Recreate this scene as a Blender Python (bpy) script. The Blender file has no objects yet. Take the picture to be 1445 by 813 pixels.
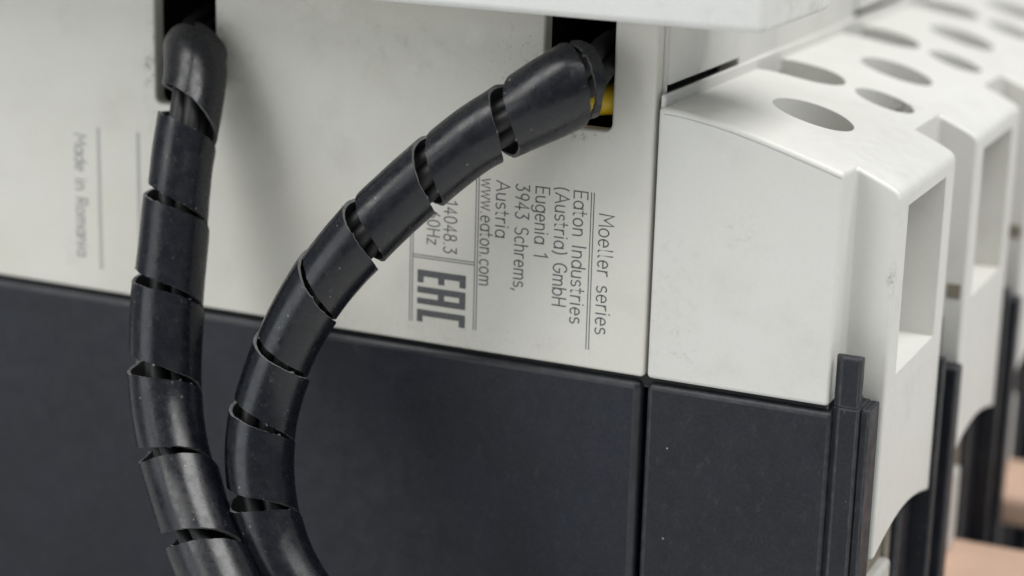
import bpy, bmesh, math, random
from mathutils import Vector, Matrix

random.seed(7)
SC = bpy.context.scene
COL = SC.collection
MM = 0.001
ZB = 48.0          # the seam between the white and the black housing lies 48 mm above the mounting plate

# ------------------------------------------------------------------ camera, world, lamps, exposure
cam_d = bpy.data.cameras.new('camera')
cam = bpy.data.objects.new('camera', cam_d)
COL.objects.link(cam)
RX = Vector((0.9081067, 0.4178544, 0.0271993))
RY = Vector((-0.1319417, 0.2238873, 0.9656427))
RZ = Vector((0.3974085, -0.8804954, 0.2584460))
M = Matrix((RX, RY, RZ)).transposed().to_4x4()
M.translation = Vector((66.803, -179.468, 59.709 + ZB)) * MM
cam.matrix_world = M
cam_d.sensor_width = 36.0
cam_d.lens = 72.76
cam_d.clip_start = 0.005
cam_d.clip_end = 20.0
cam_d.dof.use_dof = True
cam_d.dof.focus_distance = 0.196
cam_d.dof.aperture_fstop = 17.0
SC.camera = cam

world = bpy.data.worlds.new('World')
SC.world = world
world.use_nodes = True
wbg = world.node_tree.nodes['Background']
wbg.inputs['Color'].default_value = (0.84, 0.93, 1.0, 1)
wbg.inputs['Strength'].default_value = 0.22


def area(name, loc, target, size, power, color, size_y=None):
    l = bpy.data.lights.new(name, 'AREA')
    l.energy = power
    l.color = color
    l.size = size
    if size_y:
        l.shape = 'RECTANGLE'
        l.size_y = size_y
    o = bpy.data.objects.new(name, l)
    COL.objects.link(o)
    o.location = Vector(loc)
    d = Vector(target) - Vector(loc)
    o.rotation_euler = d.to_track_quat('-Z', 'Y').to_euler()
    return o


# fluorescent fittings overhead and an added fill light low to the left of the viewer
area('ceiling_lamp', (-0.60, -0.75, 1.15), (0, 0.0, 0.05), 0.55, 9.0, (1.0, 0.985, 0.955), 1.2)
area('ceiling_lamp', (0.55, -0.05, 1.25), (0, 0.03, 0.06), 1.1, 19.0, (1.0, 0.99, 0.97), 0.8)
area('added_left_fill', (-0.95, -1.35, 0.15), (-0.03, 0.0, 0.04), 1.1, 6.0, (0.92, 0.965, 1.0), 1.0)

vs = SC.view_settings
vs.view_transform = 'Standard'
vs.look = 'None'
vs.exposure = 0.22
vs.gamma = 1.0
vs.use_curve_mapping = False
SC.cycles.use_denoising = True
SC.cycles.max_bounces = 8


# ------------------------------------------------------------------ material helpers
class NT:
    def __init__(self, name):
        self.m = bpy.data.materials.new(name)
        self.m.use_nodes = True
        self.t = self.m.node_tree
        self.n = self.t.nodes
        self.p = self.n['Principled BSDF']
        tc = self.n.new('ShaderNodeTexCoord')
        self.uvo = tc.outputs['UV']
        sc = self.n.new('ShaderNodeVectorMath')
        sc.operation = 'SCALE'
        sc.inputs['Scale'].default_value = 1000.0
        self.t.links.new(tc.outputs['Object'], sc.inputs[0])
        sb = self.n.new('ShaderNodeVectorMath')
        sb.operation = 'SUBTRACT'
        sb.inputs[1].default_value = (0, 0, ZB)
        self.t.links.new(sc.outputs[0], sb.inputs[0])
        self.co = sb.outputs[0]           # millimetres, z from the seam

    def link(self, a, b):
        self.t.links.new(a, b)

    def val(self, sock, v):
        if isinstance(v, bpy.types.NodeSocket):
            self.link(v, sock)
        else:
            sock.default_value = v

    def math(self, op, a, b=0.0, clamp=False):
        n = self.n.new('ShaderNodeMath')
        n.operation = op
        n.use_clamp = clamp
        self.val(n.inputs[0], a)
        self.val(n.inputs[1], b)
        return n.outputs[0]

    def noise(self, scale, detail=4.0, rough=0.55, stretch=None, off=(0, 0, 0), co=None):
        n = self.n.new('ShaderNodeTexNoise')
        n.inputs['Scale'].default_value = scale
        n.inputs['Detail'].default_value = detail
        n.inputs['Roughness'].default_value = rough
        c = co or self.co
        if stretch or off != (0, 0, 0):
            mp = self.n.new('ShaderNodeMapping')
            mp.inputs['Scale'].default_value = stretch or (1, 1, 1)
            mp.inputs['Location'].default_value = off
            self.link(c, mp.inputs['Vector'])
            c = mp.outputs[0]
        self.link(c, n.inputs['Vector'])
        return n.outputs['Fac']

    def ramp(self, v, lo, hi, a=0.0, b=1.0):
        n = self.n.new('ShaderNodeMapRange')
        n.interpolation_type = 'SMOOTHSTEP'
        self.val(n.inputs['Value'], v)
        n.inputs['From Min'].default_value = lo
        n.inputs['From Max'].default_value = hi
        n.inputs['To Min'].default_value = a
        n.inputs['To Max'].default_value = b
        return n.outputs[0]

    def mix(self, f, a, b):
        n = self.n.new('ShaderNodeMix')
        n.data_type = 'RGBA'
        self.val(n.inputs[0], f)
        for i, v in ((6, a), (7, b)):
            if isinstance(v, bpy.types.NodeSocket):
                self.link(v, n.inputs[i])
            else:
                n.inputs[i].default_value = (v[0], v[1], v[2], 1)
        return n.outputs[2]

    def specks(self, scale, size, keep, off=(0, 0, 0), stretch=None):
        """Small separate dots: cells of a Voronoi, some of them kept."""
        c = self.co
        mp = self.n.new('ShaderNodeMapping')
        mp.inputs['Location'].default_value = off
        mp.inputs['Scale'].default_value = stretch or (1, 1, 1)
        self.link(c, mp.inputs['Vector'])
        v = self.n.new('ShaderNodeTexVoronoi')
        v.inputs['Scale'].default_value = scale
        self.link(mp.outputs[0], v.inputs['Vector'])
        s = self.n.new('ShaderNodeSeparateColor')
        self.link(v.outputs['Color'], s.inputs[0])
        rsize = self.math('MULTIPLY', s.outputs[1], size)
        dot = self.math('LESS_THAN', v.outputs['Distance'], rsize)
        kp = self.math('LESS_THAN', s.outputs[0], keep)
        return self.math('MULTIPLY', dot, kp)

    def blob(self, c, r):
        """1 at a spot c, 0 beyond the radii r (mm, object space)."""
        s = self.n.new('ShaderNodeVectorMath')
        s.operation = 'SUBTRACT'
        self.link(self.co, s.inputs[0])
        s.inputs[1].default_value = c
        d = self.n.new('ShaderNodeVectorMath')
        d.operation = 'DIVIDE'
        self.link(s.outputs[0], d.inputs[0])
        d.inputs[1].default_value = r
        ln = self.n.new('ShaderNodeVectorMath')
        ln.operation = 'LENGTH'
        self.link(d.outputs[0], ln.inputs[0])
        return self.ramp(ln.outputs['Value'], 0.15, 1.0, 1.0, 0.0)

    def bump(self, h, strength, dist):
        b = self.n.new('ShaderNodeBump')
        b.inputs['Strength'].default_value = strength
        b.inputs['Distance'].default_value = dist
        self.link(h, b.inputs['Height'])
        self.link(b.outputs[0], self.p.inputs['Normal'])

    def set(self, **k):
        for a, v in k.items():
            s = self.p.inputs[a.replace('_', ' ')]
            if isinstance(v, bpy.types.NodeSocket):
                self.link(v, s)
            elif isinstance(v, tuple):
                s.default_value = (v[0], v[1], v[2], 1)
            else:
                s.default_value = v


def white_plastic(name, base, yellowed, stains=(), rough=0.48, specky=0.06):
    t = NT(name)
    big = t.noise(0.06, 4, 0.6)
    col = t.mix(t.ramp(big, 0.35, 0.7, 0.0, 0.8), base, yellowed)
    fine = t.noise(2.2, 3, 0.6)
    col = t.mix(t.ramp(fine, 0.35, 0.75, 0.0, 0.07), col, (base[0] * 0.6, base[1] * 0.6, base[2] * 0.58))
    rub = t.noise(0.16, 8, 0.62, off=(31, 7, 3))
    col = t.mix(t.ramp(rub, 0.5, 0.8, 0.0, 0.20), col, (0.36, 0.345, 0.31))
    for (c, r, dens, tint, nsc, thr) in stains:
        nz = t.noise(nsc, 6, 0.7, off=(c[0] * 3, c[2], 5))
        f = t.math('MULTIPLY', t.blob(c, r), t.ramp(nz, thr, thr + 0.22))
        f = t.math('MULTIPLY', f, dens, True)
        col = t.mix(f, col, tint)
    sp = t.specks(0.55, 0.10, specky)
    col = t.mix(t.math('MULTIPLY', sp, 0.55), col, (0.10, 0.09, 0.07))
    t.set(Base_Color=col, Roughness=t.ramp(t.noise(0.8, 4), 0.3, 0.7, rough - 0.06, rough + 0.10))
    t.p.inputs['Specular IOR Level'].default_value = 0.42
    t.bump(t.noise(7.0, 2, 0.5), 0.10, 0.00003)
    return t.m


def black_plastic(name, base, rough, dust=0.5, gloss_noise=0.5):
    t = NT(name)
    big = t.noise(0.10, 6, 0.65)
    col = t.mix(t.ramp(big, 0.35, 0.75, 0.0, 0.5), base, (base[0] * 2.6, base[1] * 2.6, base[2] * 2.5))
    film = t.noise(0.9, 8, 0.75, stretch=(1, 1, 0.6), off=(9, 2, 4))
    col = t.mix(t.ramp(film, 0.54, 0.80, 0.0, 0.13 * dust), col, (0.32, 0.32, 0.32))
    s1 = t.specks(1.5, 0.13, 0.45 * dust)
    s2 = t.specks(0.36, 0.05, 0.45 * dust, off=(3.3, 1.7, 8.1))
    s3 = t.specks(0.45, 0.05, 0.35 * dust, off=(13.3, 4.7, 2.1), stretch=(1, 1, 0.25))
    grain = t.noise(4.5, 3, 0.7, off=(2, 8, 1))
    col = t.mix(t.ramp(grain, 0.40, 0.72, 0.0, 0.045), col, (0.20, 0.205, 0.23))
    col = t.mix(t.math('MULTIPLY', s1, 0.34), col, (0.5, 0.5, 0.5))
    # corners rubbed grey; the grey also paints in reflections along the rail edges
    bv = t.n.new('ShaderNodeBevel')
    bv.samples = 6
    bv.inputs['Radius'].default_value = 0.00045
    ge = t.n.new('ShaderNodeNewGeometry')
    dt = t.n.new('ShaderNodeVectorMath')
    dt.operation = 'DOT_PRODUCT'
    t.link(bv.outputs[0], dt.inputs[0])
    t.link(ge.outputs['Normal'], dt.inputs[1])
    edge = t.ramp(dt.outputs['Value'], 0.93, 0.995, 1.0, 0.0)
    edge = t.math('MULTIPLY', edge, t.ramp(t.noise(1.4, 6, 0.7, stretch=(1, 1, 0.4)), 0.38, 0.62, 0.10, 0.65))
    col = t.mix(edge, col, (0.27, 0.27, 0.275))
    col = t.mix(t.math('MULTIPLY', s2, 0.5), col, (0.62, 0.61, 0.58))
    col = t.mix(t.math('MULTIPLY', s3, 0.22), col, (0.5, 0.5, 0.5))
    t.set(Base_Color=col, Roughness=t.ramp(t.noise(0.5, 5), 0.3, 0.7, rough - 0.06, rough + 0.10), Specular_IOR_Level=0.35)
    t.bump(t.noise(5.0, 3, 0.6), 0.25, 0.00004)
    return t.m


def rubbed_lit_edge(name, base, amount):  # edge tone: real wear plus edge light painted into the colour
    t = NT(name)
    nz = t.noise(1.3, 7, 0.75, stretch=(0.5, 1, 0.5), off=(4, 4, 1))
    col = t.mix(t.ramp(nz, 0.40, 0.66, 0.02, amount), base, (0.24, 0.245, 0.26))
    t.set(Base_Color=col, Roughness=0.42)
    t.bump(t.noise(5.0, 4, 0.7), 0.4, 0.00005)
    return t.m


GRIME = (0.17, 0.14, 0.10)
SMUDGE = (0.30, 0.29, 0.26)
MAT = {}
MAT['panel'] = white_plastic('white_side_plastic', (0.67, 0.657, 0.605), (0.63, 0.61, 0.54), [
    ((-26.0, 0, 33.0), (34.0, 3, 12.0), 0.40, (0.44, 0.42, 0.345), 0.10, 0.30),
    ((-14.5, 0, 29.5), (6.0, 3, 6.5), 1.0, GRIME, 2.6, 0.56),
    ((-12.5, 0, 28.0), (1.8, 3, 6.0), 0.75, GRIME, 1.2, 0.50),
    ((-30.0, 0, 30.0), (16, 3, 5.0), 0.35, SMUDGE, 0.5, 0.50),
    ((-46.5, 0, 27.0), (4.0, 3, 6.0), 0.45, SMUDGE, 0.9, 0.47),
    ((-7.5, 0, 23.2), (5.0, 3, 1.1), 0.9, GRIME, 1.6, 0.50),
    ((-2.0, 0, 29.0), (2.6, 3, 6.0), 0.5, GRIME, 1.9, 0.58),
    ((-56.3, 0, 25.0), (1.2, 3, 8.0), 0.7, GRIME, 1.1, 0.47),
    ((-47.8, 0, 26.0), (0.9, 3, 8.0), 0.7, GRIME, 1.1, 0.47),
    ((-22, 0, 1.5), (26, 3, 2.4), 0.25, SMUDGE, 1.6, 0.5),
])
MAT['cover'] = white_plastic('white_terminal_plastic', (0.66, 0.653, 0.62), (0.635, 0.625, 0.585), [
    ((9.0, 0, 15.5), (3.2, 3, 3.2), 0.45, SMUDGE, 1.6, 0.52),
    ((3.0, 0, 3.8), (4.5, 3, 4.5), 0.45, SMUDGE, 1.5, 0.52),
    ((2.0, 0, 10.0), (6.0, 3, 8.0), 0.22, SMUDGE, 0.8, 0.48),
    ((22.6, 4.0, 11.8), (0.75, 1.2, 2.3), 0.9, (0.16, 0.15, 0.13), 1.6, 0.47),
    ((15.0, 34.8, 22.3), (2.4, 2.0, 2.2), 0.95, (0.05, 0.045, 0.04), 1.3, 0.44),
], rough=0.42, specky=0.03)
MAT['front'] = white_plastic('white_front_plastic', (0.70, 0.70, 0.685), (0.66, 0.655, 0.625), [
    ((12.6, 3, 36.0), (2.0, 14, 4.0), 0.35, (0.36, 0.32, 0.26), 0.35, 0.40),
    ((4.0, -8, 37.0), (14, 2, 4.0), 0.18, SMUDGE, 0.6, 0.5),
], rough=0.38)
MAT['black'] = black_plastic('black_housing_plastic', (0.0045, 0.0060, 0.0115), 0.44, 0.55)
MAT['base'] = black_plastic('black_terminal_plastic', (0.0050, 0.0062, 0.0105), 0.46, 0.9)
RUBBED_LIT = {MAT['black']: rubbed_lit_edge('rubbed_lit_black_edge', (0.0065, 0.008, 0.012), 0.07),
          MAT['base']: rubbed_lit_edge('rubbed_lit_terminal_edge', (0.007, 0.008, 0.012), 0.12)}
MAT['inner'] = black_plastic('black_inner_plastic', (0.010, 0.010, 0.011), 0.6, 0.2)


def simple(name, col, rough, metal=0.0, var=0.25, scale=0.6):
    t = NT(name)
    c = t.mix(t.ramp(t.noise(scale, 5, 0.6), 0.3, 0.7, 0.0, var), col, (col[0] * 0.45, col[1] * 0.45, col[2] * 0.42))
    t.set(Base_Color=c, Roughness=rough, Metallic=metal)
    t.bump(t.noise(4.0, 3), 0.15, 0.00004)
    return t.m


MAT['ink'] = simple('grey_print', (0.115, 0.118, 0.125), 0.6, 0, 0.5, 2.5)
MAT['ink_soft'] = simple('pale_grey_print', (0.22, 0.222, 0.23), 0.6, 0, 0.3, 2.5)
MAT['zinc'] = simple('zinc_plated_steel', (0.60, 0.59, 0.56), 0.5, 0.2)
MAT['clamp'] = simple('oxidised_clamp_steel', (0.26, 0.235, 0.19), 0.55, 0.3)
MAT['copper'] = simple('dull_copper', (0.56, 0.385, 0.29), 0.6, 0.1, 0.12, 0.3)
MAT['yellow'] = simple('yellow_insulation', (0.75, 0.52, 0.02), 0.4, 0, 0.3, 1.2)
MAT['wire'] = simple('black_wire_insulation', (0.010, 0.0095, 0.0098), 0.5, 0, 0.4, 0.8)
MAT['plate'] = simple('galvanised_plate', (0.62, 0.62, 0.61), 0.5, 0.1, 0.15, 0.08)


def wrap_material(name, base, rough, worn):
    t = NT(name)
    sep = t.noise(0.5, 6, 0.7)
    col = t.mix(t.ramp(sep, 0.35, 0.75, 0, 0.55), base, tuple(2.1 * b for b in base))
    # fine rub marks that run round the sleeve and dust lying on it
    rub = t.noise(1.0, 6, 0.75, stretch=(14, 140, 1), co=t.uvo)
    col = t.mix(t.ramp(rub, 0.58, 0.90, 0.0, 0.22 * worn), col, (0.20, 0.205, 0.225))
    dust = t.noise(1.3, 9, 0.8, off=(5, 1, 2))
    col = t.mix(t.ramp(dust, 0.57, 0.72, 0.0, 0.30 * worn), col, (0.30, 0.295, 0.29))
    s1 = t.specks(1.1, 0.15, 0.30)
    s2 = t.specks(0.5, 0.07, 0.30, off=(4, 9, 1), stretch=(1, 1, 0.35))
    col = t.mix(t.math('MULTIPLY', s1, 0.22), col, (0.42, 0.41, 0.40))
    col = t.mix(t.math('MULTIPLY', s2, 0.45), col, (0.5, 0.5, 0.49))
    t.set(Base_Color=col, Roughness=t.ramp(t.noise(0.9, 5, 0.7), 0.3, 0.75, rough - 0.04, rough + 0.14))
    t.bump(t.noise(3.0, 5, 0.65), 0.10, 0.00005)
    return t.m


MAT['wrap'] = wrap_material('black_spiral_sleeve', (0.0030, 0.0036, 0.0062), 0.25, 0.7)
MAT['wrap_edge'] = wrap_material('scuffed_sleeve_edge', (0.10, 0.10, 0.103), 0.6, 1.6)


# ------------------------------------------------------------------ mesh helpers (all shapes in mm, z from the seam)
def V(x, y, z):
    return Vector((x * MM, y * MM, (z + ZB) * MM))


def raw(name, verts, faces):
    me = bpy.data.meshes.new(name)
    me.from_pydata([V(*v) for v in verts], [], faces)
    me.validate()
    bm = bmesh.new()
    bm.from_mesh(me)
    bmesh.ops.recalc_face_normals(bm, faces=bm.faces)
    bm.to_mesh(me)
    bm.free()
    me.update()
    return me


def obj(name, me, mat, parent=None, bevel=0.0, seg=3, smooth=True, angle=35):
    if not me.materials:
        me.materials.append(mat)
    o = bpy.data.objects.new(name, me)
    COL.objects.link(o)
    if parent is not None:
        o.parent = parent
        # meshes are modelled in scene millimetres; undo the offset of the parent
        off = Vector((0, 0, 0))
        q = parent
        while q is not None:
            off += q.location
            q = q.parent
        o.location = -off
    if smooth:
        for p in me.polygons:
            p.use_smooth = True
    if bevel:
        b = o.modifiers.new('bevel', 'BEVEL')
        b.width = bevel * MM
        b.segments = seg
        b.limit_method = 'ANGLE'
        b.angle_limit = math.radians(angle)
        b.harden_normals = True
        b.use_clamp_overlap = True
        if mat in RUBBED_LIT:
            me.materials.append(RUBBED_LIT[mat])     # rounded edges: rubbed grey, and painted lighter for light on the ledge
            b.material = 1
    elif smooth:
        me.set_sharp_from_angle(angle=math.radians(35))
    return o


def box_data(x0, x1, y0, y1, z0, z1):
    v = [(x0, y0, z0), (x1, y0, z0), (x1, y1, z0), (x0, y1, z0), (x0, y0, z1), (x1, y0, z1), (x1, y1, z1), (x0, y1, z1)]
    f = [(0, 3, 2, 1), (4, 5, 6, 7), (0, 1, 5, 4), (1, 2, 6, 5), (2, 3, 7, 6), (3, 0, 4, 7)]
    return v, f


def join_data(*parts):
    V_, F_ = [], []
    for v, f in parts:
        k = len(V_)
        V_ += v
        F_ += [tuple(i + k for i in q) for q in f]
    return V_, F_


def prism(poly, a0, a1, axis):
    """Extrude a 2D outline along axis: 'y' takes (x,z), 'z' takes (x,y), 'x' takes (y,z)."""
    def put(p, a):
        return {'y': (p[0], a, p[1]), 'z': (p[0], p[1], a), 'x': (a, p[0], p[1])}[axis]
    n = len(poly)
    v = [put(p, a0) for p in poly] + [put(p, a1) for p in poly]
    f = [tuple(range(n)), tuple(range(2 * n - 1, n - 1, -1))]
    f += [(i, (i + 1) % n, n + (i + 1) % n, n + i) for i in range(n)]
    return v, f


def box(name, x0, x1, y0, y1, z0, z1, mat, parent=None, bevel=0.3, seg=3):
    return obj(name, raw(name, *box_data(x0, x1, y0, y1, z0, z1)), mat, parent, bevel, seg)


def carve(me, cutter, name, tidy=True):
    a = bpy.data.objects.new('tmp_a', me)
    b = bpy.data.objects.new('tmp_b', cutter)
    COL.objects.link(a)
    COL.objects.link(b)
    md = a.modifiers.new('cut', 'BOOLEAN')
    md.operation = 'DIFFERENCE'
    md.object = b
    md.solver = 'EXACT'
    md.use_self = True
    dg = bpy.context.evaluated_depsgraph_get()
    dg.update()
    out = bpy.data.meshes.new_from_object(a.evaluated_get(dg))
    out.name = name
    bpy.data.objects.remove(a)
    bpy.data.objects.remove(b)
    bpy.data.meshes.remove(me)
    bpy.data.meshes.remove(cutter)
    bm = bmesh.new()
    bm.from_mesh(out)
    bmesh.ops.remove_doubles(bm, verts=bm.verts, dist=0.00001)
    if tidy:
        bmesh.ops.dissolve_limit(bm, angle_limit=math.radians(0.5), verts=bm.verts, edges=bm.edges)
    bm.to_mesh(out)
    bm.free()
    return out


def circle(cx, cy, r, n=40, a0=0.0, a1=2 * math.pi):
    return [(cx + r * math.cos(a0 + (a1 - a0) * i / n), cy + r * math.sin(a0 + (a1 - a0) * i / n)) for i in range(n)]


def empty(name, loc_mm, label, cat, group=None):
    o = bpy.data.objects.new(name, None)
    COL.objects.link(o)
    o.location = V(*loc_mm)
    o.empty_display_size = 0.01
    o['label'] = label
    o['category'] = cat
    if group:
        o['group'] = group
    return o


def tube(path, radius, n=16, cap=True):
    """path: list of Vector in mm; radius a number or a list."""
    v, f = [], []
    up = Vector((0.3, -0.9, 0.3)).normalized()
    m = len(path)
    for i, p in enumerate(path):
        t = (path[min(i + 1, m - 1)] - path[max(i - 1, 0)]).normalized()
        a = t.cross(up).normalized()
        b = a.cross(t)
        r = radius[i] if isinstance(radius, list) else radius
        for k in range(n):
            q = 2 * math.pi * k / n
            w = p + a * (r * math.cos(q)) + b * (r * math.sin(q))
            v.append(tuple(w))
    for i in range(m - 1):
        for k in range(n):
            k2 = (k + 1) % n
            f.append((i * n + k, i * n + k2, (i + 1) * n + k2, (i + 1) * n + k))
    if cap:
        f.append(tuple(range(n)))
        f.append(tuple((m - 1) * n + k for k in range(n)))
    return v, f


def spline(P, n=16):
    P = [Vector(p) for p in P]
    P = [2 * P[0] - P[1]] + P + [2 * P[-1] - P[-2]]
    out = []
    for i in range(1, len(P) - 2):
        p0, p1, p2, p3 = P[i - 1:i + 3]
        for k in range(n):
            t = k / n
            out.append(0.5 * (2 * p1 + (p2 - p0) * t + (2 * p0 - 5 * p1 + 4 * p2 - p3) * t * t + (3 * p1 - p0 - 3 * p2 + p3) * t ** 3))
    out.append(P[-2])
    return out


# ------------------------------------------------------------------ the surface everything stands on
plate = obj('mounting_plate', raw('mounting_plate', *box_data(-400, 500, -300, 800, -50.0, -48.0)), MAT['plate'], None, 0)
plate['kind'] = 'structure'

# ------------------------------------------------------------------ the circuit breaker
PITCH = 32.15
NP = 4
YW = PITCH * NP
brk = empty('circuit_breaker', (-40, YW / 2, -48),
            'large moulded case circuit breaker with white upper half and black lower half', 'circuit breaker')


def arc_pts(cx, cy, r, d0, d1, n=6):
    return [(cx + r * math.cos(math.radians(d0 + (d1 - d0) * i / n)), cy + r * math.sin(math.radians(d0 + (d1 - d0) * i / n))) for i in range(n + 1)]


# white side panel with the two cable slots
def slot(x0, x1, zb, r):   # walked from the right top corner down, round and up again
    return ([(x1, 36.0)] + arc_pts(x1 - r, zb + r, r, 0, -90) + arc_pts(x0 + r, zb + r, r, -90, -180) + [(x0, 36.0)])


outline = [(-0.05, 0.0), (-0.05, 36.0)] + slot(-11.45, -4.38, 23.75, 0.7) + slot(-55.65, -48.3, 21.4, 0.8) + [(-120.0, 36.0), (-120.0, 0.0)]
panel = obj('side_panel', raw('side_panel', *prism(outline, 0.0, 1.8, 'y')), MAT['panel'], brk, 0.32, 3)
panel['label'] = 'yellowed white side panel with two cable slots and grey print'

# black core behind the panel, hollow behind each slot
core = raw('inner_case', *box_data(-119, -2.2, 1.82, YW - 1, 0.3, 46))
cut = raw('cut', *join_data(box_data(-57.5, -46.5, 0, 26, 19.5, 40), box_data(-13, -3, 0, 26, 22, 40)))
obj('inner_case', carve(core, cut, 'inner_case'), MAT['inner'], brk, 0)

# white end wall above the terminal cover, with the slits below its flaps
wall = raw('end_wall', *box_data(-2.1, 0.25, 1.82, YW, 0.4, 47))
cut = raw('cut', *join_data(box_data(-3, 2, 2.4, 23.3, 26.6, 33), box_data(-3, 2, 67.0, 90.3, 26.6, 33)))
obj('end_wall', carve(wall, cut, 'end_wall'), MAT['cover'], brk, 0.25, 2)
box('end_rim', 0.28, 0.8, 0.45, YW, 25.0, 27.6, MAT['cover'], brk, 0.25)
for y0 in (0.45, 67.2):
    box('end_flap', -0.9, 0.62, y0 if y0 > 1 else 1.95, y0 + 22.6, 28.25, 46.5, MAT['cover'], brk, 0.3)
# front cover that overhangs the side panel
fc = [(-8.0, 35.15), (10.4, 35.15)] + arc_pts(10.9, 37.85, 2.7, -80, 0, 8) + [(13.6, 60.0), (-8.0, 60.0)]
obj('front_cover', raw('front_cover', *prism(fc, -120.0, 12.65, 'x')), MAT['front'], brk, 0.7, 4)

# black lower housing
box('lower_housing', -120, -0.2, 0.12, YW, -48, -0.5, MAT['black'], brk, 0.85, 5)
box('seam_filler', -120, 18.2, 0.9, YW, -1.2, 0.35, MAT['inner'], brk, 0)

# terminal cover: curved top, tongue with a window at every pole
top = [(0.3, 26.49), (2.0, 26.38), (3.73, 26.15), (5.8, 25.78), (7.86, 25.31), (10.6, 24.58), (12.6, 23.99), (14.64, 23.36), (16.5, 22.78), (18.43, 22.15), (20.2, 21.35), (21.4, 20.8)]
prof = [(0.3, 0.0)] + top + [(22.15, 20.4), (22.5, 20.15), (22.72, 19.8), (22.8, 19.3), (22.8, -20.0), (20.4, -20.0), (20.4, 0.0)]
body = raw('terminal_cover', *prism(prof, 0.0, YW, 'y'))
cuts, cuts2 = [], []
for k in range(NP + 1):            # notches between the tongues
    y = PITCH * k
    if k == 0:
        y0, y1 = -2, 4.0
    elif k == NP:
        y0, y1 = y - 5.5, y + 2
    else:
        y0, y1 = y - 6.0, y + 4.0
    cuts.append(box_data(18.43, 26, y0, y1, -30, 40))
    if 0 < k < NP:
        cuts2.append(prism(circle(13.5, y, 3.15, 48), 12, 40, 'z'))
        u = [(-2, y - 4.15), (4.9, y - 4.15)] + arc_pts(4.9, y, 4.15, -78, 78, 14) + [(4.9, y + 4.15), (-2, y + 4.15)]
        cuts2.append(prism(u, 16, 40, 'z'))
for k in range(NP):
    y = PITCH * k
    cuts2.append(prism(circle(10.7, y + 15.5, 4.05, 56), 13, 40, 'z'))
    cuts2.append(box_data(19.0, 26, y + 7.2, y + 22.2, 1.9, 18.4))       # the window
    # wide shallow arch along the lower edge of the tongue
    a = [(y + 2, -30)] + [(y + 2 + 26 * i / 16, -16.6 + 2.3 * math.sin(math.pi * i / 16)) for i in range(17)] + [(y + 28, -30)]
    cuts.append(prism(a, 20.0, 26, 'x'))
# fine parting line just below the top edge
lo = [(x, z - 0.62) for x, z in [(0.9, 26.44)] + top[1:-2]]
hi = [(x, z - 0.50) for x, z in [(0.9, 26.44)] + top[1:-2]]
cuts2.append(prism(lo + hi[::-1], -1.0, 0.10, 'y'))
cover_me = carve(body, raw('cut', *join_data(*cuts)), 'terminal_cover')
bm = bmesh.new()
bm.from_mesh(cover_me)
sharp = [ed for ed in bm.edges if len(ed.link_faces) == 2 and ed.calc_face_angle(0) > math.radians(33)]
bmesh.ops.bevel(bm, geom=sharp, offset=0.42 * MM, offset_type='OFFSET', segments=4, profile=0.5, affect='EDGES', clamp_overlap=False)
bm.to_mesh(cover_me)
bm.free()
cover_me = carve(cover_me, raw('cut', *join_data(*cuts2)), 'terminal_cover', False)
cover = obj('terminal_cover', cover_me, MAT['cover'], brk, 0)
wn = cover.modifiers.new('even_shading', 'WEIGHTED_NORMAL')
wn.keep_sharp = True
wn.weight = 90
cover['label'] = 'white terminal cover with round screw holes and windowed tongues'

# black terminal base with the guide rails between the poles
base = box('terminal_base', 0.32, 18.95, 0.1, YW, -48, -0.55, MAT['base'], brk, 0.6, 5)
for k in range(NP):
    y = PITCH * k
    box('terminal_clamp', 18.4, 19.9, y + 5.0, y + 19.4, -30, -11.0, MAT['clamp'], brk, 0.4)
    box('terminal_plate', 18.4, 21.0, y + 5.5, y + 19.3, -31.4, -21.5, MAT['zinc'], brk, 0.5)
    box('pocket_edge', 18.4, 20.35, y + 19.5, y + 21.3, -48, -11.5, MAT['clamp'], brk, 0.4)
    box('pocket_wall', 18.4, 21.2, y + 21.35, y + 26.2, -48, -16.9, MAT['base'], brk, 0.6)
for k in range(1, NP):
    box('recess_shade', 20.8, 22.3, PITCH * k + 3.88, PITCH * k + 4.6, 2.4, 4.0, MAT['clamp'], brk, 0.1)  # brown blocks painted in for the shade of small recesses, in the clamp colour
rib = [(18.8, 0.40), (19.45, -0.28), (21.45, -0.28), (21.45, 3.85), (18.8, 3.85)]
rail = obj('guide_rail', raw('guide_rail', *prism(rib, -48, 0.25, 'z')), MAT['base'], brk, 0.2)
box('rail_foot', 21.4, 22.35, 0.3, 3.8, -48, 0.15, MAT['base'], brk, 0.2)
ribt = [(18.8, 0.40), (19.45, -0.30), (21.4, -0.30), (21.4, 0.9), (18.8, 0.9)]
obj('rail_tip', raw('rail_tip', *prism(ribt, 0.2, 5.15, 'z')), MAT['base'], brk, 0.2)
for k in range(1, NP):
    y = PITCH * k
    box('guide_rail', 18.4, 23.3, y - 5.75, y - 4.7, -48, -1.5, MAT['base'], brk, 0.3)
    box('guide_rail', 18.4, 23.3, y + 1.4, y + 3.85, -48, -4.6, MAT['base'], brk, 0.35)
    box('rail_web', 18.4, 20.6, y - 4.55, y + 1.45, -48, -5.0, MAT['base'], brk, 0.3)


# ------------------------------------------------------------------ print on the side panel: single-stroke lettering
def A_(cx, cy, rx, ry, d0, d1, n=14):
    return [(cx + rx * math.cos(math.radians(d0 + (d1 - d0) * i / n)), cy + ry * math.sin(math.radians(d0 + (d1 - d0) * i / n))) for i in range(n + 1)]


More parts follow.
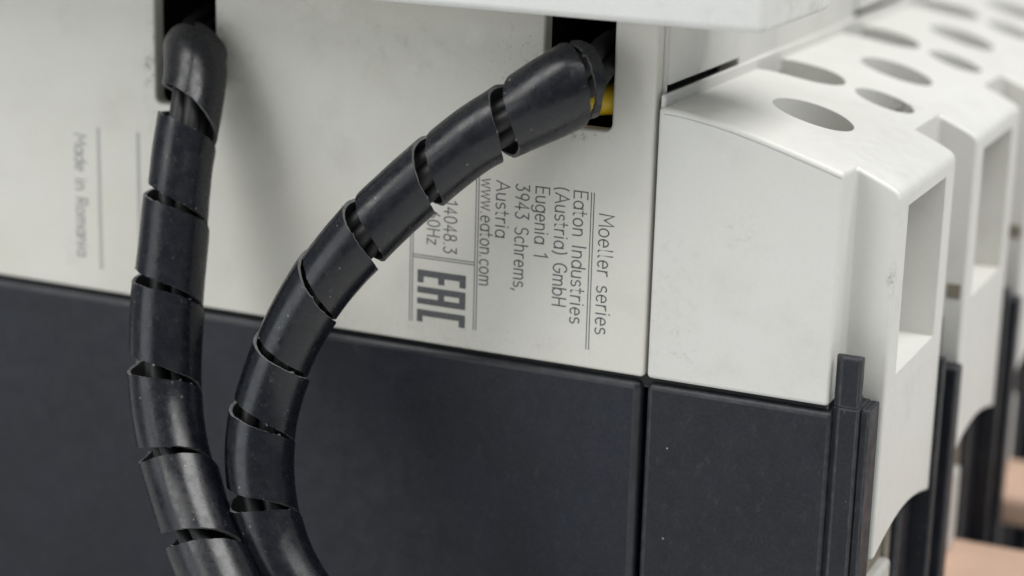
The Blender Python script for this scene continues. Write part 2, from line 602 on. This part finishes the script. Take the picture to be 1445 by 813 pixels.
O_ = A_(.3, .34, .26, .34, 90, 450, 24)
BOWL = A_(.28, .34, .25, .34, 60, 300, 18)
G = {
    'M': (.86, [[(.04, 0), (.10, 1), (.43, .35), (.76, 1), (.82, 0)]]),
    'o': (.60, [O_]),
    'e': (.58, [[(.05, .36), (.53, .36)] + A_(.29, .34, .24, .34, 5, 312, 20)]),
    'l': (.26, [[(.08, 1), (.08, .14)] + A_(.20, .14, .12, .14, 180, 270, 5)]),
    'r': (.42, [[(.07, .68), (.07, 0)], A_(.30, .40, .23, .28, 180, 70, 8)]),
    's': (.50, [A_(.25, .51, .19, .17, 40, 250, 12) + A_(.25, .17, .21, .17, 80, -140, 12)]),
    'i': (.22, [[(.09, .68), (.09, 0)], [(.09, .92), (.09, .95)]]),
    'E': (.62, [[(.58, 1), (.08, 1), (.08, 0), (.58, 0)], [(.08, .52), (.50, .52)]]),
    'a': (.60, [O_[:], [(.55, .68), (.55, .0)]]),
    't': (.40, [[(.15, .95), (.15, .14)] + A_(.27, .14, .12, .14, 180, 290, 6), [(.0, .68), (.34, .68)]]),
    'n': (.58, [[(.07, .68), (.07, 0)], A_(.29, .44, .22, .24, 180, 0, 12) + [(.51, 0)]]),
    'I': (.26, [[(.12, 1), (.12, 0)]]),
    'd': (.60, [O_[:], [(.55, 1), (.55, 0)]]),
    'u': (.58, [[(.07, .68)] + A_(.29, .24, .22, .24, 180, 360, 12) + [(.51, .68)], [(.51, .68), (.51, 0)]]),
    '(': (.34, [A_(.38, .42, .30, .68, 125, 235, 12)]),
    ')': (.34, [A_(-.04, .42, .30, .68, 55, -55, 12)]),
    'A': (.76, [[(.02, 0), (.38, 1), (.74, 0)], [(.14, .34), (.62, .34)]]),
    'G': (.76, [A_(.40, .5, .34, .5, 45, 330, 24) + [(.72, .46), (.44, .46)]]),
    'm': (.88, [[(.07, .68), (.07, 0)], A_(.25, .46, .18, .22, 180, 0, 10) + [(.43, 0)], A_(.62, .46, .19, .22, 180, 0, 10) + [(.81, 0)]]),
    'b': (.60, [[(.06, 1), (.06, 0)], [(p[0] + .02, p[1]) for p in O_]]),
    'H': (.72, [[(.08, 1), (.08, 0)], [(.64, 1), (.64, 0)], [(.08, .52), (.64, .52)]]),
    'g': (.60, [O_[:], [(.55, .68), (.55, -.10)] + A_(.31, -.10, .24, .20, 0, -150, 10)]),
    '1': (.50, [[(.10, .80), (.32, 1), (.32, 0)]]),
    '3': (.60, [[(.08, 1), (.50, 1), (.26, .60)] + A_(.27, .30, .24, .30, 80, -145, 14)]),
    '9': (.62, [A_(.30, .70, .23, .29, 0, 360, 20), [(.53, .70), (.36, 0)]]),
    '4': (.62, [[(.40, 0), (.40, 1), (.04, .30), (.58, .30)]]),
    'S': (.62, [A_(.31, .75, .24, .25, 35, 255, 14) + A_(.30, .26, .26, .26, 80, -145, 14)]),
    'c': (.52, [A_(.30, .34, .25, .34, 50, 310, 18)]),
    'h': (.58, [[(.07, 1), (.07, 0)], A_(.29, .44, .22, .24, 180, 0, 12) + [(.51, 0)]]),
    ',': (.24, [[(.13, .06), (.05, -.18)]]),
    '.': (.20, [[(.08, .0), (.08, .04)]]),
    'w': (.80, [[(.03, .68), (.20, 0), (.39, .62), (.58, 0), (.76, .68)]]),
    '0': (.64, [A_(.31, .5, .25, .5, 90, 450, 26)]),
    '8': (.62, [A_(.30, .75, .20, .25, -90, 270, 20), A_(.30, .26, .25, .26, 90, 450, 20)]),
    '6': (.62, [A_(.30, .30, .24, .30, 0, 360, 20), [(.07, .32), (.34, 1)]]),
    'z': (.54, [[(.05, .68), (.48, .68), (.05, 0), (.49, 0)]]),
    'R': (.64, [[(.08, 0), (.08, 1), (.34, 1)] + A_(.34, .75, .22, .25, 90, -90, 10) + [(.08, .50)], [(.30, .50), (.58, 0)]]),
    '/': (.46, [[(.02, -.05), (.40, 1.02)]]),
    ' ': (.40, []),
}


class Ink:
    """Flat print: strokes laid just proud of the panel, each a hair above the one before."""
    def __init__(self):
        self.v, self.f, self.k = [], [], 0

    def quad_strip(self, pts, w, to):
        y = -0.012 - 0.0006 * (self.k % 30)
        self.k += 1
        n = len(pts)
        L, Rr = [], []
        for i, p in enumerate(pts):
            a = pts[max(i - 1, 0)]
            b = pts[min(i + 1, n - 1)]
            d1 = (p[0] - a[0], p[1] - a[1])
            d2 = (b[0] - p[0], b[1] - p[1])
            def nm(d):
                l = math.hypot(*d) or 1e-9
                return (d[0] / l, d[1] / l)
            if i == 0:
                t = nm(d2)
                p = (p[0] - t[0] * w * .4, p[1] - t[1] * w * .4)
            elif i == n - 1:
                t = nm(d1)
                p = (p[0] + t[0] * w * .4, p[1] + t[1] * w * .4)
            else:
                u1, u2 = nm(d1), nm(d2)
                t = nm((u1[0] + u2[0], u1[1] + u2[1]))
            s = w / 2
            if 0 < i < n - 1:
                c = max(0.45, t[0] * u1[0] + t[1] * u1[1])
                s = s / c
            L.append((p[0] - t[1] * s, p[1] + t[0] * s))
            Rr.append((p[0] + t[1] * s, p[1] - t[0] * s))
        k = len(self.v)
        for a, b in zip(L, Rr):
            for q in (a, b):
                x, z = to(q)
                self.v.append((x, y, z))
        for i in range(n - 1):
            self.f.append((k + 2 * i, k + 2 * i + 1, k + 2 * i + 3, k + 2 * i + 2))

    def rect(self, x0, x1, z0, z1):
        y = -0.012 - 0.0006 * (self.k % 30)
        self.k += 1
        k = len(self.v)
        self.v += [(x0, y, z0), (x1, y, z0), (x1, y, z1), (x0, y, z1)]
        self.f.append((k, k + 1, k + 2, k + 3))

    def build(self, name, mat=None):
        me = bpy.data.meshes.new(name)
        me.from_pydata([V(*p) for p in self.v], [], self.f)
        return obj(name, me, mat or MAT['ink'], panel, 0, smooth=False)


def text(s, base_x, z0, z1, cap=1.42, w=0.135, mat=None):
    adv = sum(G[c][0] + .11 for c in s) - .11
    k = (z0 - z1) / adv
    ink = Ink()
    u = 0.0
    for c in s:
        gw, strokes = G[c]
        for st in strokes:
            pts = [((u + p[0]) * k, p[1] * cap) for p in st]
            ink.quad_strip(pts, w, lambda q: (base_x + q[1], z0 - q[0]))
        u += gw + .11
    return ink.build('printed_text', mat)


text('Moeller series', -5.22, 15.65, 3.65, 1.5)
text('Eaton Industries', -7.92, 17.65, 4.35)
text('(Austria) GmbH', -9.85, 17.75, 5.85)
text('Eugenia 1', -11.92, 17.6, 10.4)
text('3943 Schrems,', -14.05, 17.6, 6.75)
text('Austria', -16.15, 17.65, 11.95)
text('www.eaton.com', -17.78, 17.7, 6.85, 1.36)
text('14048.3', -21.78, 15.1, 9.6, 1.4)
text('60Hz', -23.62, 13.75, 10.3, 1.35)
text('Made in Romania', -66.15, 17.1, 3.6, 1.45, 0.15, MAT['ink_soft'])


def rule(x, z0, z1, gap=0.28, w=0.10, mat=None):
    i = Ink()
    i.rect(x - gap / 2 - w / 2, x - gap / 2 + w / 2, z1, z0)
    i.rect(x + gap / 2 - w / 2, x + gap / 2 + w / 2, z1, z0)
    return i.build('printed_rule', mat)


rule(-5.98, 17.6, 1.95)
rule(-18.18, 18.05, 2.1)
rule(-25.35, 18.05, 2.1)
rule(-63.05, 18.06, 2.45, mat=MAT['ink_soft'])
rule(-58.0, 18.04, 2.45, mat=MAT['ink_soft'])
i = Ink()
for dz in (-.13, .13):
    i.rect(-25.18, -18.38, 8.95 + dz - .05, 8.95 + dz + .05)
i.build('printed_rule')
# conformity mark: three block letters
i = Ink()
EX, EZ = -24.65, 7.58
for (u0, u1, v0, v1) in [(0, .68, 0, 5.4), (.68, 1.33, 0, .70), (.68, 1.33, 2.33, 3.03), (.68, 1.33, 4.7, 5.4),
                         (1.74, 2.40, 0, 5.4), (2.92, 3.55, 0, 5.4), (2.40, 2.92, 2.33, 3.03), (2.40, 2.92, 4.7, 5.4),
                         (4.12, 4.78, 0, 5.4), (4.78, 5.42, 0, .65), (4.78, 5.42, 4.7, 5.4)]:
    i.rect(EX + v0, EX + v1, EZ - u1, EZ - u0)
i.build('conformity_mark')


# ------------------------------------------------------------------ cables in spiral sleeves
VIEW = Vector((0.40, -0.88, 0.26)).normalized()


class Axis:
    def __init__(self, pts, n=26):
        self.P = spline([p[:3] for p in pts], n)
        rr = spline([(p[3], 0, 0) for p in pts], n)
        self.R = [r.x for r in rr]
        self.n = n
        self.S = [0.0]
        for a, b in zip(self.P, self.P[1:]):
            self.S.append(self.S[-1] + (b - a).length)

        # frames: outer flank and front of the cable, carried along the axis without twisting
        N = len(self.P)
        self.F = [None] * N
        for i in range(N):
            T = (self.P[min(i + 3, N - 1)] - self.P[max(i - 3, 0)]).normalized()
            w = T.cross(VIEW)
            self.F[i] = (T, w.normalized() if w.length > 0.72 else None)
        good = next(i for i in range(N) if self.F[i][1] is not None)
        for rng in (range(good - 1, -1, -1), range(good, N)):
            prev = self.F[good][1]
            for i in rng:
                T, sd = self.F[i]
                if sd is None:
                    sd = (prev - T * prev.dot(T)).normalized()
                    self.F[i] = (T, sd)
                prev = sd

    def ref(self, i):
        return self.S[i * self.n]

    def at(self, s):
        s = max(0.0, min(self.S[-1] - 1e-4, s))
        lo, hi = 0, len(self.S) - 1
        while hi - lo > 1:
            m = (lo + hi) // 2
            if self.S[m] <= s:
                lo = m
            else:
                hi = m
        t = (s - self.S[lo]) / (self.S[hi] - self.S[lo])
        p = self.P[lo].lerp(self.P[hi], t)
        T = self.F[lo][0].lerp(self.F[hi][0], t).normalized()
        r = self.R[lo] * (1 - t) + self.R[hi] * t
        side = self.F[lo][1].lerp(self.F[hi][1], t)
        side = (side - T * side.dot(T)).normalized()
        front = side.cross(T).normalized()
        return p, side, front, r


def interp(tab, x, col):
    """smooth interpolation in a table sorted by its first column"""
    n = len(tab)
    if x <= tab[0][0]:
        a, b = tab[0], tab[1]
        return a[col] + (b[col] - a[col]) * (x - a[0]) / (b[0] - a[0]) if col == 1 else a[col]
    if x >= tab[-1][0]:
        a, b = tab[-2], tab[-1]
        return b[col] + (b[col] - a[col]) * (x - b[0]) / (b[0] - a[0]) if col == 1 else b[col]
    j = max(k for k in range(n) if tab[k][0] <= x)
    j = min(j, n - 2)
    a, b = tab[j], tab[j + 1]
    t = (x - a[0]) / (b[0] - a[0])
    def slope(q):
        lo, hi = tab[max(q - 1, 0)], tab[min(q + 1, n - 1)]
        return (hi[col] - lo[col]) / (hi[0] - lo[0])
    h = b[0] - a[0]
    m0, m1 = slope(j) * h, slope(j + 1) * h
    return (2 * t ** 3 - 3 * t * t + 1) * a[col] + (t ** 3 - 2 * t * t + t) * m0 + (3 * t * t - 2 * t ** 3) * b[col] + (t ** 3 - t * t) * m1


def wobble(x, seed):
    return (math.sin(x * 1.7 + seed) + 0.6 * math.sin(x * 3.9 + seed * 2.3) + 0.35 * math.sin(x * 9.1 + seed * 5.1)) / 1.95


def sleeve(ax, gaps, n0, n1, seed, parent, thick=0.40, swell=None, cut0=0.0):
    per, nu = 72, 10
    steps = int((n1 - n0) * per)
    rnd = random.Random(seed)
    v, f, uv, mi = [], [], [], []
    rows = []
    for i in range(steps + 1):
        n = n0 + i / per
        th = 2 * math.pi * n
        g0, g1 = max(0.1, interp(gaps, n, 2)), max(0.1, interp(gaps, n + 1, 2))
        s0 = interp(gaps, n, 1) + g0 / 2 + 0.13 * wobble(n * 4, seed) + rnd.uniform(-.035, .035)
        s1 = interp(gaps, n + 1, 1) - g1 / 2 + 0.13 * wobble(n * 4, seed + 9) + rnd.uniform(-.035, .035)
        if rnd.random() < 0.06:
            s0 += rnd.uniform(-.22, .12)
        if rnd.random() < 0.06:
            s1 += rnd.uniform(-.12, .22)
        # the sleeve is cut square across at its upper end
        c0 = cut0 - 0.75 * math.cos(th - 0.5) + 0.16 * wobble(n * 9, seed + 3)
        if s1 < c0 + 0.25:
            continue
        s0 = max(s0, c0)
        outer, inner = [], []
        tilt = 0.20 + 0.22 * wobble(n * 1.3, seed + 4)
        dr = 0.15 * wobble(n * 0.9, seed + 2) + (swell(n) if swell else 0.0)
        for k in range(nu + 1):
            u = k / nu
            s = s0 + (s1 - s0) * u
            p, side, front, r = ax.at(s)
            lift = tilt * (0.5 - u) + 0.05 * (2 * u - 1) ** 4
            ro = r + dr + lift - 0.08
            d = side * math.cos(th) + front * math.sin(th)
            if k in (0, nu):
                ro -= 0.03
            outer.append((p + d * ro, (n, s)))
            inner.append((p + d * (ro - thick + (0.06 if k in (0, nu) else 0)), (n, s)))
        rows.append((outer, inner))
    idx = []
    for outer, inner in rows:
        a = []
        for q in outer + inner:
            a.append(len(v))
            v.append(tuple(q[0]))
            uv.append(q[1])
        idx.append(a)
    m = nu + 1
    steps = len(rows) - 1
    for i in range(steps):
        A, B = idx[i], idx[i + 1]
        for k in range(nu):
            f.append((A[k], A[k + 1], B[k + 1], B[k])); mi.append(0)
            f.append((A[m + k], B[m + k], B[m + k + 1], A[m + k + 1])); mi.append(1)
        f.append((A[0], B[0], B[m], A[m])); mi.append(1)
        f.append((A[nu], A[m + nu], B[m + nu], B[nu])); mi.append(1)
    for E in (idx[0], idx[-1]):
        for k in range(nu):
            f.append((E[k], E[k + 1], E[m + k + 1], E[m + k])); mi.append(1)
    # little torn burrs along the edges
    for _ in range(44):
        i = rnd.randrange(per // 4, steps - 2)
        end = rnd.choice((0, nu))
        a, b = Vector(v[idx[i][end]]), Vector(v[idx[i + 1][end]])
        out = (a - ax.at(rows[i][0][end][1][1])[0]).normalized()
        sgn = -1 if end == 0 else 1
        al = (Vector(v[idx[i][nu]]) - Vector(v[idx[i][0]])).normalized() * sgn
        tip = (a + b) / 2 + out * rnd.uniform(0.02, 0.34) + al * rnd.uniform(0.03, 0.26) + (b - a) * rnd.uniform(-.8, .8)
        k = len(v)
        base_in = Vector(v[idx[i][m + end]])
        for q in (a, b, base_in, tip):
            v.append(tuple(q))
            uv.append((0, 0))
        for t in ((k, k + 1, k + 3), (k + 1, k + 2, k + 3), (k + 2, k, k + 3)):
            f.append(t); mi.append(1)
    me = bpy.data.meshes.new('spiral_sleeve')
    me.from_pydata([V(*p) for p in v], [], f)
    lay = me.uv_layers.new(name='UVMap')
    for lp in me.loops:
        q = uv[lp.vertex_index]
        lay.data[lp.index].uv = (q[0], q[1] * 0.05)
    me.materials.append(MAT['wrap'])
    me.materials.append(MAT['wrap_edge'])
    for p, q in zip(me.polygons, mi):
        p.material_index = q
    bm = bmesh.new()
    bm.from_mesh(me)
    bmesh.ops.recalc_face_normals(bm, faces=bm.faces)
    bm.to_mesh(me)
    bm.free()
    o = obj('spiral_sleeve', me, MAT['wrap'], parent, 0, smooth=True)
    return o


def wires(ax, parent, count, rw, rc, twist, s0, s1, seed):
    for j in range(count):
        path = []
        n = 90
        for i in range(n + 1):
            s = s0 + (s1 - s0) * i / n
            p, side, front, r = ax.at(s)
            a = 2 * math.pi * j / count + twist * s + seed + 0.15 * math.sin(s * 0.13 + j)
            path.append(p + (side * math.cos(a) + front * math.sin(a)) * rc)
        obj('wire', raw('wire', *tube(path, rw, 14)), MAT['wire'], parent, 0)


AX1 = Axis([(-54.0, 24.0, 30.0, 2.9), (-53.6, 10.0, 29.2, 2.9), (-52.40, 2.00, 28.40, 2.95), (-50.06, -1.20, 27.81, 3.00), (-48.88, -2.90, 26.68, 3.00), (-48.06, -4.20, 25.05, 3.05), (-47.32, -6.30, 22.11, 3.13),
            (-47.10, -8.00, 18.44, 3.18), (-46.71, -9.30, 15.47, 3.25), (-46.2, -11.2, 10.1, 3.49), (-45.5, -13.7, 3.5, 3.62),
            (-44.24, -16.00, -3.03, 3.60), (-42.40, -18.00, -7.29, 3.65), (-39.66, -20.00, -11.31, 3.68), (-36.86, -22.00, -14.50, 3.68),
            (-33.54, -24.00, -17.86, 3.71), (-29.80, -26.00, -21.74, 3.73), (-25.5, -27.5, -26.5, 3.7), (-21.5, -27.5, -33.0, 3.7), (-19.5, -25.5, -40.0, 3.7), (-18.5, -22, -44.0, 3.7)])
G1 = [(-2.0, 4.0, 0.6), (-1.0, 13.2, 0.60), (-0.5, 18.11, 0.43), (0.0, 22.2, 3.2), (0.25, 24.1, 2.6), (0.5, 26.1, 1.3), (1.0, 31.38, 1.4), (1.5, 34.85, 0.6), (2.0, 40.05, 1.4),
      (2.5, 43.13, 0.6), (3.0, 48.38, 2.2), (3.5, 51.80, 0.6), (4.0, 56.98, 1.6), (4.5, 60.31, 0.5), (5.0, 65.84, 1.7), (5.5, 70.09, 0.8),
      (6.0, 75.2, 0.94), (6.5, 79.5, 0.8), (7.0, 84.5, 1.0), (8.0, 94.0, 1.0)]
G1 = [(n, s - 17.6 + AX1.ref(4), g) for n, s, g in G1]
AX2 = Axis([(-6.5, 24.0, 31.5, 2.9), (-6.0, 11.00, 31.0, 2.9), (-6.7, 2.6, 30.2, 3.0), (-6.4, -2.6, 29.0, 3.3), (-8.79, -4.80, 27.19, 3.4), (-12.16, -6.00, 24.95, 3.2), (-15.78, -7.50, 22.54, 3.09),
            (-21.61, -9.50, 17.01, 3.22), (-26.68, -12.00, 11.01, 3.31), (-30.39, -13.50, 4.88, 3.27), (-32.67, -15.00, -1.85, 3.22),
            (-32.83, -17.00, -8.51, 3.39), (-30.30, -19.00, -15.39, 3.38), (-26.21, -20.0, -20.77, 3.38), (-20.5, -19.0, -26.5, 3.4), (-14.5, -17.0, -33.0, 3.4), (-11.0, -15.0, -40.0, 3.4), (-10.0, -13.0, -44.2, 3.4)])
G2 = [(-3.0, 4.0, 0.5), (-2.0, 11.0, 0.5), (-1.5, 14.2, 0.5), (-1.0, 18.1, 0.5), (-0.5, 20.2, 0.6), (0.0, 25.17, 2.2), (0.5, 28.00, 1.4), (1.0, 33.47, 1.6), (1.5, 37.11, 1.2), (2.0, 42.39, 1.6),
      (2.5, 45.17, 1.0), (3.0, 49.09, 0.60), (3.5, 53.03, 0.35), (4.0, 57.58, 0.8), (4.5, 60.03, 0.35), (5.0, 64.15, 1.3), (5.5, 67.34, 0.35),
      (6.0, 72.25, 1.8), (6.5, 75.50, 0.4), (7.0, 80.57, 1.09), (7.5, 84.5, 0.6), (8.0, 89.0, 1.0), (9.0, 98.0, 1.0)]
G2 = [(n, s - 26.3 + AX2.ref(5), g) for n, s, g in G2]

c1 = empty('wrapped_cable', (-18.5, -22, -48), 'upright black spiral wrapped cable hanging from the slot beside the Made in Romania print', 'cable')
sleeve(AX1, G1, -2.0, 6.9, 3.0, c1, cut0=AX1.ref(3) + 0.75, swell=lambda n: 0.22 * max(0.0, min(1.0, 0.4 - n * 1.6)))
wires(AX1, c1, 4, 0.95, 1.2, 0.03, 0.5, AX1.S[-1] - 0.5, 1.0)
c2 = empty('wrapped_cable', (-10.0, -13, -48), 'black spiral wrapped cable curving down from the slot above the address print', 'cable')
sleeve(AX2, G2, -3.0, 7.9, 11.0, c2, cut0=AX2.ref(5) - 7.6,
       swell=lambda n: 0.50 * max(0.0, min(1.0, 0.5 - n * 2.5)))
wires(AX2, c2, 4, 0.95, 1.25, 0.02, 0.5, AX2.S[-1] - 0.5, 2.2)

yw = obj('yellow_wire', raw('yellow_wire', *tube(spline([(-11.4, 6.0, 24.9), (-9.5, 3.2, 25.5), (-7.0, 2.5, 26.1), (-5.2, 3.4, 26.35), (-4.6, 8.0, 26.6), (-4.5, 14.0, 27.5), (-5.0, 25.5, 28.5)], 10), 1.55, 18)), MAT['yellow'], None, 0)
yw['label'] = 'short yellow wire inside the cable slot near the terminal cover'
yw['category'] = 'wire'

# ------------------------------------------------------------------ copper bars leaving the second and third pole
for k in (1, 2):
    y = PITCH * k + 15.1
    b = obj('copper_busbar', raw('copper_busbar', *box_data(17.8, 120, y - 7.4, y + 7.4, -36.2, -31.5)), MAT['copper'], None, 1.8, 5)
    b['label'] = ('flat pinkish copper bar under the second white tongue from the printed panel' if k == 1
                  else 'flat pinkish copper bar under the third white tongue from the printed panel')
    b['category'] = 'busbar'
    b['group'] = 'copper bars at the terminals'
